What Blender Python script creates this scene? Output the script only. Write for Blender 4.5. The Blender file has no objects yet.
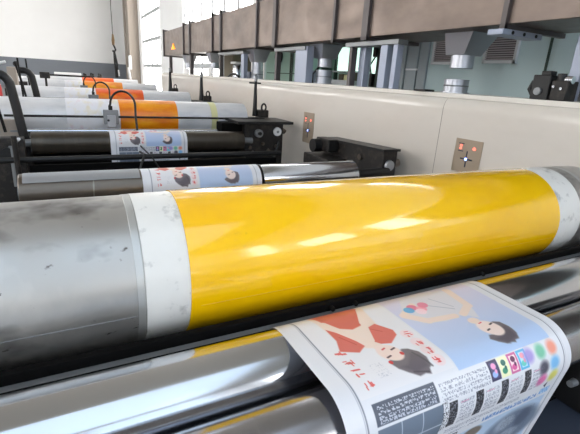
import bpy, bmesh, math, random
import numpy as np
from mathutils import Vector, Matrix
random.seed(7)
H = 1.62                      # eye height; all z below are written as H + offset
PI = math.pi
scn = bpy.context.scene
COL = scn.collection

# ------------------------------------------------------------------ materials
def lin(c):
    return tuple(((v/12.92) if v <= .04045 else ((v+.055)/1.055)**2.4) for v in c)
def mat(name, rgb, rough=.5, metal=0., coat=0., emit=None, estr=0., noise=None, bump=None, spec=.5, rnoise=None, aniso=0.):
    """rgb is sRGB 0..1. noise=(rgb2, scale(x,y,z), lo, hi) mixes a second colour through procedural noise."""
    m = bpy.data.materials.new(name); m.use_nodes = True
    nt = m.node_tree; b = nt.nodes['Principled BSDF']
    b.inputs['Base Color'].default_value = (*lin(rgb), 1)
    b.inputs['Roughness'].default_value = rough
    b.inputs['Metallic'].default_value = metal
    b.inputs['Specular IOR Level'].default_value = spec
    b.inputs['Coat Weight'].default_value = coat
    b.inputs['Coat Roughness'].default_value = .06
    if emit:
        b.inputs['Emission Color'].default_value = (*lin(emit), 1); b.inputs['Emission Strength'].default_value = estr
    tc = nt.nodes.new('ShaderNodeTexCoord')
    def nz(scale, detail=4., rgh=.6):
        mp = nt.nodes.new('ShaderNodeMapping'); mp.inputs['Scale'].default_value = scale
        nt.links.new(tc.outputs['Object'], mp.inputs['Vector'])
        n = nt.nodes.new('ShaderNodeTexNoise'); n.inputs['Scale'].default_value = 1.
        n.inputs['Detail'].default_value = detail; n.inputs['Roughness'].default_value = rgh
        nt.links.new(mp.outputs[0], n.inputs['Vector']); return n
    if noise:
        prev = None
        for (c2, sc, lo, hi) in (noise if isinstance(noise, list) else [noise]):
            n = nz(sc); r = nt.nodes.new('ShaderNodeMapRange')
            r.inputs['From Min'].default_value = lo; r.inputs['From Max'].default_value = hi
            nt.links.new(n.outputs['Fac'], r.inputs['Value'])
            mx = nt.nodes.new('ShaderNodeMix'); mx.data_type = 'RGBA'
            nt.links.new(r.outputs[0], mx.inputs[0])
            if prev: nt.links.new(prev, mx.inputs[6])
            else: mx.inputs[6].default_value = (*lin(rgb), 1)
            mx.inputs[7].default_value = (*lin(c2), 1)
            prev = mx.outputs[2]
        nt.links.new(prev, b.inputs['Base Color'])
    if rnoise:
        sc, lo, hi = rnoise; n = nz(sc); r = nt.nodes.new('ShaderNodeMapRange')
        r.inputs['From Min'].default_value = .3; r.inputs['From Max'].default_value = .7
        r.inputs['To Min'].default_value = lo; r.inputs['To Max'].default_value = hi
        nt.links.new(n.outputs['Fac'], r.inputs['Value']); nt.links.new(r.outputs[0], b.inputs['Roughness'])
    if bump:
        sc, st = bump; n = nz(sc); bp = nt.nodes.new('ShaderNodeBump'); bp.inputs['Strength'].default_value = st
        bp.inputs['Distance'].default_value = .01
        nt.links.new(n.outputs['Fac'], bp.inputs['Height']); nt.links.new(bp.outputs[0], b.inputs['Normal'])
    return m

M = {}
M['scuffed'] = mat('scuffed_steel', (.70,.69,.675), .4, .75, noise=[((.80,.785,.76),(5,3,3),.48,.7), ((.44,.42,.41),(4,6,6),.53,.70), ((.36,.33,.31),(30,45,45),.66,.74)], rnoise=((5,8,8),.30,.5))
M['pale_metal'] = mat('pale_metal', (.87,.87,.88), .42, .2, noise=((.78,.79,.81),(3,8,8),.45,.7))
M['ochre'] = mat('ochre_joint', (.80,.60,.10), .4)
M['ring'] = mat('polished_ring', (.74,.74,.73), .35, .6)
M['white_film'] = mat('white_film', (.88,.875,.86), .35, 0, noise=[((.84,.835,.82),(4,4,4),.4,.7), ((.62,.62,.61),(16,16,16),.57,.72)])
M['stained_film'] = mat('stained_white_film', (.88,.88,.90), .35, 0, noise=[((.86,.80,.60),(5,4,4),.52,.72), ((.85,.74,.78),(8,5,5),.58,.75)])
M['yellow'] = mat('yellow_plate', (.985,.775,.02), .13, 0, coat=.8, noise=[((.95,.71,.04),(1.5,3,3),.4,.75), ((.80,.58,.08),(9,16,16),.70,.82)])
M['orange'] = mat('orange_plate', (.93,.50,.02), .3, 0, coat=.3, noise=((.99,.66,.10),(3,9,9),.42,.66))
M['red_orange'] = mat('red_orange_plate', (.92,.36,.08), .3, 0, coat=.3, noise=((.97,.58,.12),(3,7,7),.48,.68))
M['amber'] = mat('amber_plate', (.93,.54,.05), .3, 0, coat=.3, noise=((.98,.72,.2),(3,7,7),.48,.68))
M['yellow_tape'] = mat('yellow_tape', (.86,.85,.64), .45)
M['chrome'] = mat('chrome_roller', (.80,.81,.83), .13, 1., rnoise=((3,14,14),.09,.17))
M['chrome_worn'] = mat('worn_chrome_roller', (.66,.66,.68), .2, 1., noise=((.80,.80,.80),(40,1.5,1.5),.66,.72), rnoise=((3,14,14),.14,.26))
M['dark_roller'] = mat('dark_rubber_roller', (.27,.245,.215), .33, .5, noise=((.33,.30,.26),(10,2,2),.5,.7))
M['brown_metal'] = mat('brown_tinted_metal', (.42,.385,.35), .3, .75, noise=((.6,.58,.54),(30,1,1),.66,.72))  # on the roller, the brown stands for its dark reflection
M['black'] = mat('black_painted_metal', (.09,.09,.095), .45, .2)
M['black_matte'] = mat('matte_black_rubber', (.05,.05,.052), .6, spec=.2)
M['dull_black'] = mat('dull_black_paint', (.035,.035,.037), .75, spec=.08)
M['greasy'] = mat('greasy_black_casting', (.13,.12,.115), .5, .3, noise=((.26,.23,.21),(14,14,14),.52,.72))
M['bronze_chrome'] = mat('worn_bronze_chrome', (.52,.49,.46), .2, 1., noise=((.66,.64,.62),(30,1,1),.62,.7))
M['grey_plate'] = mat('grey_plate_metal', (.52,.53,.54), .4, .5)
M['light_plate'] = mat('light_grey_plate', (.66,.67,.69), .35, .6)
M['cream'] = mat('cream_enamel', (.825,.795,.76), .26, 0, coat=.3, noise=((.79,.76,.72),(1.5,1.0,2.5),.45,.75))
M['cream_lit'] = mat('cream_enamel_lit', (.88,.86,.83), .25, 0)
M['seam'] = mat('panel_gap', (.50,.47,.43), .6)
M['panel'] = mat('taupe_control_plate', (.64,.58,.51), .38, .3)
M['red_led'] = mat('red_indicator', (.95,.35,.28), .3, emit=(1,.50,.42), estr=1.6)
M['blue_led'] = mat('blue_indicator', (.5,.6,1), .3, emit=(.55,.65,1), estr=4)
M['white_led'] = mat('white_indicator', (1,.9,.8), .3, emit=(1,.9,.8), estr=2)
M['cross'] = mat('dark_cross_key', (.16,.17,.24), .4)
M['duct'] = mat('galvanised_duct', (.49,.44,.41), .34, .8, noise=[((.41,.37,.35),(1.5,1.6,3),.42,.7)], rnoise=((3,3,5),.34,.5))
M['flange'] = mat('dark_duct_flange', (.36,.34,.34), .45, .6)
M['hood'] = mat('brushed_hood_steel', (.70,.71,.74), .36, .85)
M['frame_steel'] = mat('pale_blue_frame_steel', (.61,.64,.71), .4, .3)
M['cabin'] = mat('pale_mint_cabin', (.75,.83,.84), .5, noise=((.71,.79,.80),(.8,.8,.8),.4,.7))
M['cabin_grey'] = mat('grey_cabin_panel', (.56,.60,.62), .45)
M['mint'] = mat('mint_panel', (.63,.76,.71), .5)
M['green_dark'] = mat('dark_green_post', (.16,.24,.20), .5)
M['louver'] = mat('louver_slats', (.66,.63,.64), .5)
M['louver_gap'] = mat('louver_recess', (.30,.27,.28), .7)
M['trimw'] = mat('white_trim', (.82,.83,.84), .5)
M['wallwhite'] = mat('white_wall_paint', (.93,.93,.93), .8, noise=((.91,.91,.91),(.2,.2,.2),.4,.6))
M['dado'] = mat('grey_dado_paint', (.45,.47,.50), .7)
M['pilaster'] = mat('taupe_pilaster', (.60,.56,.52), .7)
M['floor'] = mat('grey_floor', (.38,.39,.39), .35, noise=((.32,.33,.33),(1.5,1.5,1.5),.4,.6))
M['ceil'] = mat('grey_brown_ceiling_sheet', (.62,.60,.57), .8)
M['window'] = mat('daylit_window_glass', (.9,.95,1), .2, emit=(1.0,.985,.965), estr=8.5)
M['glow_panel'] = mat('unseen_glow_panel', (.9,.95,1), .3, emit=(.80,.90,1.0), estr=.8)  # unseen glowing panels, tuned for the band on the chrome roller
M['mullion'] = mat('window_frame_paint', (.70,.71,.72), .6)
M['lamp'] = mat('lamp_tube', (1,1,1), .3, emit=(1,.99,.97), estr=12.)
M['roomlight'] = mat('lit_room_window', (.9,1,.96), .3, emit=(.86,1,.94), estr=1.1)
M['brown'] = mat('olive_brown_cabinet', (.36,.33,.25), .6)
M['rubber_hose'] = mat('black_hose', (.07,.065,.06), .4)
M['red'] = mat('red_paint', (.72,.16,.16), .45)
M['orange_patch'] = mat('orange_glow_paint', (1,.62,.1), .4, emit=(1,.6,.08), estr=1.2)
M['white'] = mat('white_paint', (.88,.88,.88), .45)
M['rope'] = mat('steel_rope', (.28,.27,.26), .5)
M['brass'] = mat('weathered_brass', (.45,.36,.25), .5, .4)
M['bluegrey'] = mat('blue_grey_beam', (.27,.30,.36), .4, .4)

# ------------------------------------------------------------------ mesh helpers
class MB:
    """collects shapes in world coordinates (z given as real height)"""
    def __init__(s): s.bm = bmesh.new()
    def box(s, x0, x1, y0, y1, z0, z1, bev=0., rot=None):
        g = bmesh.ops.create_cube(s.bm, size=1.)
        vs = g['verts']
        c = Vector(((x0+x1)/2, (y0+y1)/2, (z0+z1)/2)); d = (abs(x1-x0), abs(y1-y0), abs(z1-z0))
        for v in vs: v.co = Vector((v.co.x*d[0], v.co.y*d[1], v.co.z*d[2]))
        if bev > 0:
            es = list({e for v in vs for e in v.link_edges})
            r = bmesh.ops.bevel(s.bm, geom=es, offset=bev, segments=2, affect='EDGES', profile=.5)
            vs = [v for v in s.bm.verts if v.is_valid and v in set(r['verts']) or v in set(vs) and v.is_valid]
            vs = list({v for f in r['faces'] for v in f.verts} | {v for v in vs if v.is_valid})
        for v in vs:
            v.co = (rot @ v.co if rot else v.co) + c
        return s
    def lathe(s, prof, axis='x', o=(0,0,0), seg=48, cap=True):
        """prof = [(along, radius)...] about an axis through o"""
        rings = []
        for a, r in prof:
            ring = []
            for i in range(seg):
                t = 2*PI*i/seg; u, w = r*math.cos(t), r*math.sin(t)
                p = {'x': (a, u, w), 'y': (w, a, u), 'z': (u, w, a)}[axis]
                ring.append(s.bm.verts.new((p[0]+o[0], p[1]+o[1], p[2]+o[2])))
            rings.append(ring)
        for A, B in zip(rings, rings[1:]):
            for i in range(seg):
                j = (i+1) % seg
                s.bm.faces.new((A[i], A[j], B[j], B[i]))
        if cap:
            s.bm.faces.new(list(reversed(rings[0]))); s.bm.faces.new(rings[-1])
        return s
    def cyl(s, p0, p1, r, seg=20, r1=None):
        p0, p1 = Vector(p0), Vector(p1); return s.tube([p0, p1], [r, r if r1 is None else r1], seg)
    def tube(s, pts, r, seg=10):
        pts = [Vector(p) for p in pts]; n = len(pts)
        rs = r if isinstance(r, (list, tuple)) else [r]*n
        rings = []; up = None
        for i, p in enumerate(pts):
            d = (pts[min(i+1, n-1)] - pts[max(i-1, 0)]).normalized()
            if up is None:
                up = d.orthogonal().normalized()
            up = (up - d*up.dot(d)).normalized(); side = d.cross(up)
            rings.append([s.bm.verts.new(p + (up*math.cos(2*PI*k/seg) + side*math.sin(2*PI*k/seg))*rs[i]) for k in range(seg)])
        for A, B in zip(rings, rings[1:]):
            for k in range(seg):
                j = (k+1) % seg; s.bm.faces.new((A[k], A[j], B[j], B[k]))
        s.bm.faces.new(list(reversed(rings[0]))); s.bm.faces.new(rings[-1]); return s
    def prism(s, poly, axis, a0, a1):
        """poly = 2D outline in the other two axes, extruded from a0 to a1"""
        def P(a, q): return {'x': (a, q[0], q[1]), 'y': (q[0], a, q[1]), 'z': (q[0], q[1], a)}[axis]
        A = [s.bm.verts.new(P(a0, q)) for q in poly]; B = [s.bm.verts.new(P(a1, q)) for q in poly]
        n = len(poly)
        for i in range(n):
            j = (i+1) % n; s.bm.faces.new((A[i], A[j], B[j], B[i]))
        s.bm.faces.new(list(reversed(A))); s.bm.faces.new(B); return s
    def frustum(s, c0, d0, c1, d1):
        """rectangular funnel: centre/(dx,dy) at the bottom and at the top"""
        def ring(c, d): return [s.bm.verts.new((c[0]+sx*d[0]/2, c[1]+sy*d[1]/2, c[2])) for sx, sy in ((-1,-1),(1,-1),(1,1),(-1,1))]
        A, B = ring(c0, d0), ring(c1, d1)
        for i in range(4): s.bm.faces.new((A[i], A[(i+1)%4], B[(i+1)%4], B[i]))
        s.bm.faces.new(list(reversed(A))); s.bm.faces.new(B); return s
    def build(s, name, m, parent=None, smooth=True, bevel=0.):
        bmesh.ops.recalc_face_normals(s.bm, faces=s.bm.faces[:])
        off = Vector((0,0,0)); p = parent
        while p is not None: off += p.location; p = p.parent
        for v in s.bm.verts: v.co -= off
        me = bpy.data.meshes.new(name); s.bm.to_mesh(me); s.bm.free()
        me.materials.append(m)
        o = bpy.data.objects.new(name, me); COL.objects.link(o)
        if parent: o.parent = parent
        else:                                   # origin to the base centre
            xs = [v.co for v in me.vertices]
            c = Vector((sum(v.x for v in xs)/len(xs), sum(v.y for v in xs)/len(xs), min(v.z for v in xs)))
            me.transform(Matrix.Translation(-c)); o.location = c
        if smooth:
            me.polygons.foreach_set('use_smooth', [True]*len(me.polygons))
            try: me.set_sharp_from_angle(angle=math.radians(35))
            except Exception: pass
        if bevel:
            b = o.modifiers.new('bevel', 'BEVEL'); b.width = bevel; b.segments = 2; b.limit_method = 'ANGLE'
        return o
def tag(o, label, cat, group=None, kind=None):
    o['label'] = label; o['category'] = cat
    if group: o['group'] = group
    if kind: o['kind'] = kind
    return o
def thing(name, label, cat, loc, group=None):
    o = bpy.data.objects.new(name, None); COL.objects.link(o); o.location = loc
    o.empty_display_size = .1
    return tag(o, label, cat, group)
def struct(o): o['kind'] = 'structure'; return o
def bx(*a, **k): return MB().box(*a, **k)
def copy_tree(o, parent=None):
    c = o.copy(); COL.objects.link(c); c.parent = parent
    for ch in list(o.children): copy_tree(ch, c)
    return c

# ------------------------------------------------------------------ camera
cam = bpy.data.cameras.new('camera'); co = bpy.data.objects.new('camera', cam); COL.objects.link(co)
R = ((.8862944, -.09437896, .45340363), (-.45936651, -.30358135, .83475791), (.0588613, -.94811971, -.31241698))
co.matrix_world = Matrix(((R[0][0], -R[0][1], -R[0][2], 0), (R[1][0], -R[1][1], -R[1][2], 0), (R[2][0], -R[2][1], -R[2][2], H), (0,0,0,1)))
cam.sensor_width = 36; cam.lens = 36*417.95/580; cam.clip_start = .02; cam.clip_end = 200
scn.camera = co

# ------------------------------------------------------------------ the hall
XL, XR, YB, YE, ZC = -9., 5., -12., 37.8, H+7.
struct(bx(XL-.2, XR+.2, YB-.2, YE+.2, -.15, 0).build('floor', M['floor'], smooth=False))
struct(bx(XL-.2, XR+.2, YB-.2, YE+.2, ZC, ZC+.15).build('ceiling', M['ceil'], smooth=False))
def wall_with_holes(name, axis, pos, thick, a0, a1, z0, z1, holes, m):
    """axis 'x': wall plane at x=pos, runs along y; holes=[(a0,a1,z0,z1)]"""
    mb = MB(); hs = sorted(holes); cuts = sorted({a0, a1} | {h[0] for h in hs} | {h[1] for h in hs})
    for p, q in zip(cuts, cuts[1:]):
        col = sorted([(h[2], h[3]) for h in hs if h[0] <= p+1e-6 and h[1] >= q-1e-6])
        z = z0
        for b, t in col + [(z1, z1)]:
            if b > z+1e-4:
                if axis == 'x': mb.box(pos, pos+thick, p, q, z, b)
                else: mb.box(p, q, pos, pos+thick, z, b)
            z = t
    return struct(mb.build(name, m, smooth=False))
wn = [0]
def window(axis, pos, a0, a1, z0, z1, cols, rows, t=.06, m='window'):
    wn[0] += 1
    e = bpy.data.objects.new('window_%d' % wn[0], None); COL.objects.link(e); struct(e)
    c = (a0+a1)/2; e.location = (pos, c, z0) if axis == 'x' else (c, pos, z0)
    def B(mb, p, q, b, u, d0, d1):
        if axis == 'x': mb.box(pos+d0, pos+d1, p, q, b, u)
        else: mb.box(p, q, pos+d0, pos+d1, b, u)
    mb = MB(); B(mb, a0, a1, z0, z1, -.01, .01); mb.build('pane', M[m], e, smooth=False)
    f = MB()
    for i in range(cols+1):
        x = a0+(a1-a0)*i/cols; w = t if 0 < i < cols else t*1.3
        B(f, max(a0, x-w/2), min(a1, x+w/2), z0, z1, -.04, .04)
    for i in range(rows+1):
        z = z0+(z1-z0)*i/rows
        B(f, a0, a1, max(z0, z-t/2), min(z1, z+t/2), -.035, .035)
    f.build('window_frame', M['mullion'], e, smooth=False)
right = [(-10.5,-8.5,H+2.0,H+5.2), (-6.6,-1.5,H-.2,H+1.35), (-7.,-4.6,H+1.8,H+3.4), (-3.6,.6,H+1.65,H+3.2), (1.8,5.2,H+1.8,H+3.3), (6.4,10.2,H+2.0,H+4.5), (12.2,20.3,H-1.2,H+6.3), (25.4,31.6,H-1.2,H+6.3)]  # low second panel is added, unseen, to brighten the chrome roller
wall_with_holes('wall_right', 'x', XR, .25, YB, YE, 0, ZC, right, M['wallwhite'])
for h, (c, r) in zip(right, [(2,2),(3,1),(4,1),(4,1),(3,1),(3,2),(6,5),(4,5)]): window('x', XR+.12, h[0], h[1], h[2], h[3], c, r, m='glow_panel' if h[2] < H+1 and h[0] < 0 else 'window', t=.06 if h[0] < 8 else .2)
left = [(y, y+3.4, H+.6, H+4.6) for y in (-5.5,4.5,14.5,22.,30.)]
wall_with_holes('wall_left', 'x', XL-.25, .25, YB, YE, 0, ZC, left, M['wallwhite'])
for h in left: window('x', XL-.12, h[0], h[1], h[2], h[3], 3, 3)
back = [(x, x+3.6, z0, z1) for x in (-8.4,-4.3,-.2) for z0, z1 in ((H-.1,H+.45),(H+.8,H+6.5))]  # unseen openings; upper glowing panels added for the broad band on the chrome roller
wall_with_holes('wall_back', 'y', YB-.25, .25, XL, XR, 0, ZC, back, M['wallwhite'])
for h in back: window('y', YB-.12, h[0], h[1], h[2], h[3], 3, 1 if h[3] < H+1 else 4, m='window' if h[3] < H+1 else 'glow_panel')
struct(bx(XL, XR, YE, YE+.2, H+.345, ZC).build('wall_end', M['wallwhite'], smooth=False))
struct(bx(XL, XR, YE-.03, YE+.2, 0, H+.345).build('trim_1', M['dado'], smooth=False))
p = MB(); p.box(4.35, 5.0, 32.6, 33.8, 0, ZC); p.box(4.52, 5.0, 35.8, 36.4, 0, ZC)
struct(p.build('trim_2', M['pilaster'], smooth=False))
# unseen roof lights, the broad one shaped for the chrome roller's bright band
sk = MB()
for y, hw in ((-6.2,5.),(10.,.8),(20.,.8),(28.,.8)): sk.box(-5.5, 3.2, y-hw, y+hw, ZC-.03, ZC-.005)
struct(sk.build('window_%d' % (wn[0]+1), M['glow_panel'], smooth=False))

# ------------------------------------------------------------------ rollers
MACH = 'printing cylinders of the press units'
def plate_cylinder(y, z, r, x0, x1, bands, label, base='scuffed', group=MACH, seg=96):
    """bands = [(xa, xb, material, partname, thickness, label)]"""
    t = thing('plate_cylinder', label, 'printing cylinder', ((x0+x1)/2, y, H+z-r), group)
    o = (0, y, H+z)
    MB().lathe([(x0, r*.3), (x0, r-.006), (x0+.006, r), (x1-.006, r), (x1, r-.006), (x1, r*.3)], 'x', o, seg).build('cylinder_body', M[base], t)
    for xa, xb in ((x0-.16, x0), (x1, x1+.16)):
        MB().cyl((xa, y, H+z), (xb, y, H+z), r*.22, 24).build('shaft', M['grey_plate'], t)
    for xa, xb, mm, nm, th, lb in bands:
        q = MB().lathe([(xa, r+.0002), (xa+.001, r+th), (xb-.001, r+th), (xb, r+.0002)], 'x', o, seg, cap=False).build(nm, M[mm], t)
        if lb: q['label'] = lb
    return t
big = plate_cylinder(1.126, -.518, .2, -.52, 2.16, [
    (.110, .128, 'ring', 'end_ring', .0012, None),
    (.130, .262, 'white_film', 'mounting_film', .002, 'white smudged film band'),
    (.236, 1.768, 'yellow', 'printing_plate', .005, 'glossy yellow plate'),
    (1.745, 1.925, 'white_film', 'mounting_film', .002, 'white smudged film band'),
    (2.0, 2.02, 'ring', 'end_ring', .0012, None)],
    'large foreground cylinder wrapped in a glossy yellow plate between white bands', group=None, seg=160)
for (xa, xb, m_) in ((-.5, .108, 'grey_plate'), (.262, 1.745, 'ochre')):          # lengthwise plate joint
    a = math.radians(192); rr = .2+(.0052 if m_ == 'ochre' else .0003)
    MB().tube([(xa, 1.126+rr*math.cos(a), H-.518+rr*math.sin(a)), (xb, 1.126+rr*math.cos(a), H-.518+rr*math.sin(a))], .0007, 6).build('joint_line', M[m_], big)

plate_cylinder(5.0, -.518, .2, -.62, 1.95, [
    (.01, .52, 'stained_film', 'mounting_film', .002, 'stained white film band'),
    (.51, 1.115, 'orange', 'printing_plate', .005, 'mottled orange plate'),
    (1.11, 1.5, 'pale_metal', 'mounting_film', .002, None),
    (1.5, 1.575, 'yellow_tape', 'tape_band', .003, 'yellowed tape band')],
    'pale cylinder with mottled orange plate, first one behind the yellow cylinder', 'pale_metal')
plate_cylinder(7.6, -.518, .2, -.62, 1.95, [
    (.02, .45, 'stained_film', 'mounting_film', .002, 'stained white film band'),
    (.46, 1.17, 'red_orange', 'printing_plate', .005, 'red-orange plate'),
    (1.17, 1.6, 'pale_metal', 'mounting_film', .002, None)],
    'pale cylinder with red-orange plate, between the two duller orange ones', 'pale_metal')
plate_cylinder(10.6, -.50, .2, -.62, 1.95, [
    (.05, .4, 'stained_film', 'mounting_film', .002, None),
    (.4, 1.2, 'amber', 'printing_plate', .005, 'amber orange plate'),
    (1.2, 1.6, 'pale_metal', 'mounting_film', .002, None)],
    'pale cylinder with amber plate, third one behind the yellow cylinder', 'pale_metal')
plate_cylinder(13.4, -.48, .2, -.62, 1.95, [
    (.5, 1.3, 'red_orange', 'printing_plate', .005, 'dull red-orange plate')],
    'farthest pale cylinder with only a thin strip of dull orange showing', 'pale_metal')

def idler(name, label, cat, y, z, r, x0, x1, m, seg=64, shaft='grey_plate', sx=.12):
    t = thing(name, label, cat, ((x0+x1)/2, y, H+z-r))
    MB().lathe([(x0, r*.4), (x0, r-.003), (x0+.003, r), (x1-.003, r), (x1, r-.003), (x1, r*.4)], 'x', (0, y, H+z), seg).build('roller_body', M[m], t)
    for xa, xb in ((x0-sx, x0), (x1, x1+sx)):
        MB().cyl((xa, y, H+z), (xb, y, H+z), r*.35, 16).build('shaft', M[shaft], t)
    return t
RZ = -.580
idler('guide_roller', 'bright chrome roller directly in front of the yellow cylinder, under the printed sheet', 'roller', .757, -.679, .0990, -.52, 2.16, 'chrome', 96)
idler('guide_roller', 'worn chrome roller with ring marks nearest the viewer, the sheet bending over it', 'roller', .560, -.681, .0780, -.52, 2.16, 'chrome_worn', 96)
# guard bar and plate between the yellow cylinder and the chrome roller
g = thing('guard_bar', 'long black bar with bolts under the front of the yellow cylinder', 'bar', (.8, .87, H-.66))
bx(-.66, 2.30, .862, .882, H-.623, H-.594, bev=.002).build('bar', M['dull_black'], g)
for x in (.62, .70, 1.25, 1.9): MB().cyl((x, .862, H-.61), (x, .85, H-.61), .007, 10).build('bolt', M['black_matte'], g)
tag(bx(-.66, 2.30, .838, .861, H-.627, H-.619).build('scraper_plate', M['grey_plate'], smooth=False), 'thin flat grey metal strip between the black bar and the bright chrome roller', 'metal strip')
# lower cross beams in the dark under the rollers
tag(bx(1.17, 2.2, .40, .60, H-1.08, H-1.0, bev=.004).build('cross_beam', M['bluegrey'], smooth=False), 'blue-grey beam low in the bottom right corner beside the printed sheet', 'beam')
tag(bx(-.52, 2.16, .72, 1.5, 0, H-.92, bev=.01).build('machine_bed', M['dull_black'], smooth=False), 'dark machine bed below the chrome rollers', 'machine bed')
lb_ = thing('bearing_bracket', 'black bracket with a bright bolt low right of the nearest printed sheet', 'bracket', (1.45, .7, H-1.0))
bx(1.42, 1.47, .48, .718, H-1.0, H-.76, bev=.008).build('bracket_plate', M['black'], lb_, smooth=False)
MB().lathe([(1.392, .003), (1.392, .011), (1.42, .013)], 'x', (0, .56, H-.90), 18).build('bolt', M['light_plate'], lb_)
MB().cyl((1.40, .66, H-.95), (1.42, .66, H-.95), .010, 12).build('bolt', M['grey_plate'], lb_)
def side_frame(x0, x1, y0, y1, z1, label, cap=None):
    t = thing('side_frame', label, 'machine frame', ((x0+x1)/2, (y0+y1)/2, 0))
    bx(x0, x1, y0, y1, 0, H+z1, bev=.008).build('frame_plate', M['greasy'], t, smooth=False)
    for k in range(5):
        yy = y0+(y1-y0)*(k+.5)/5
        MB().cyl((x1, yy, H+z1-.06), (x1+.012, yy, H+z1-.06), .014, 8).build('bolt', M['grey_plate'], t)
    return t
side_frame(-.75, -.66, .3, 1.6, -.45, 'greasy black frame left of the yellow cylinder')
side_frame(2.30, 2.38, .3, 1.6, -.72, 'greasy black frame right of the yellow cylinder')

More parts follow.
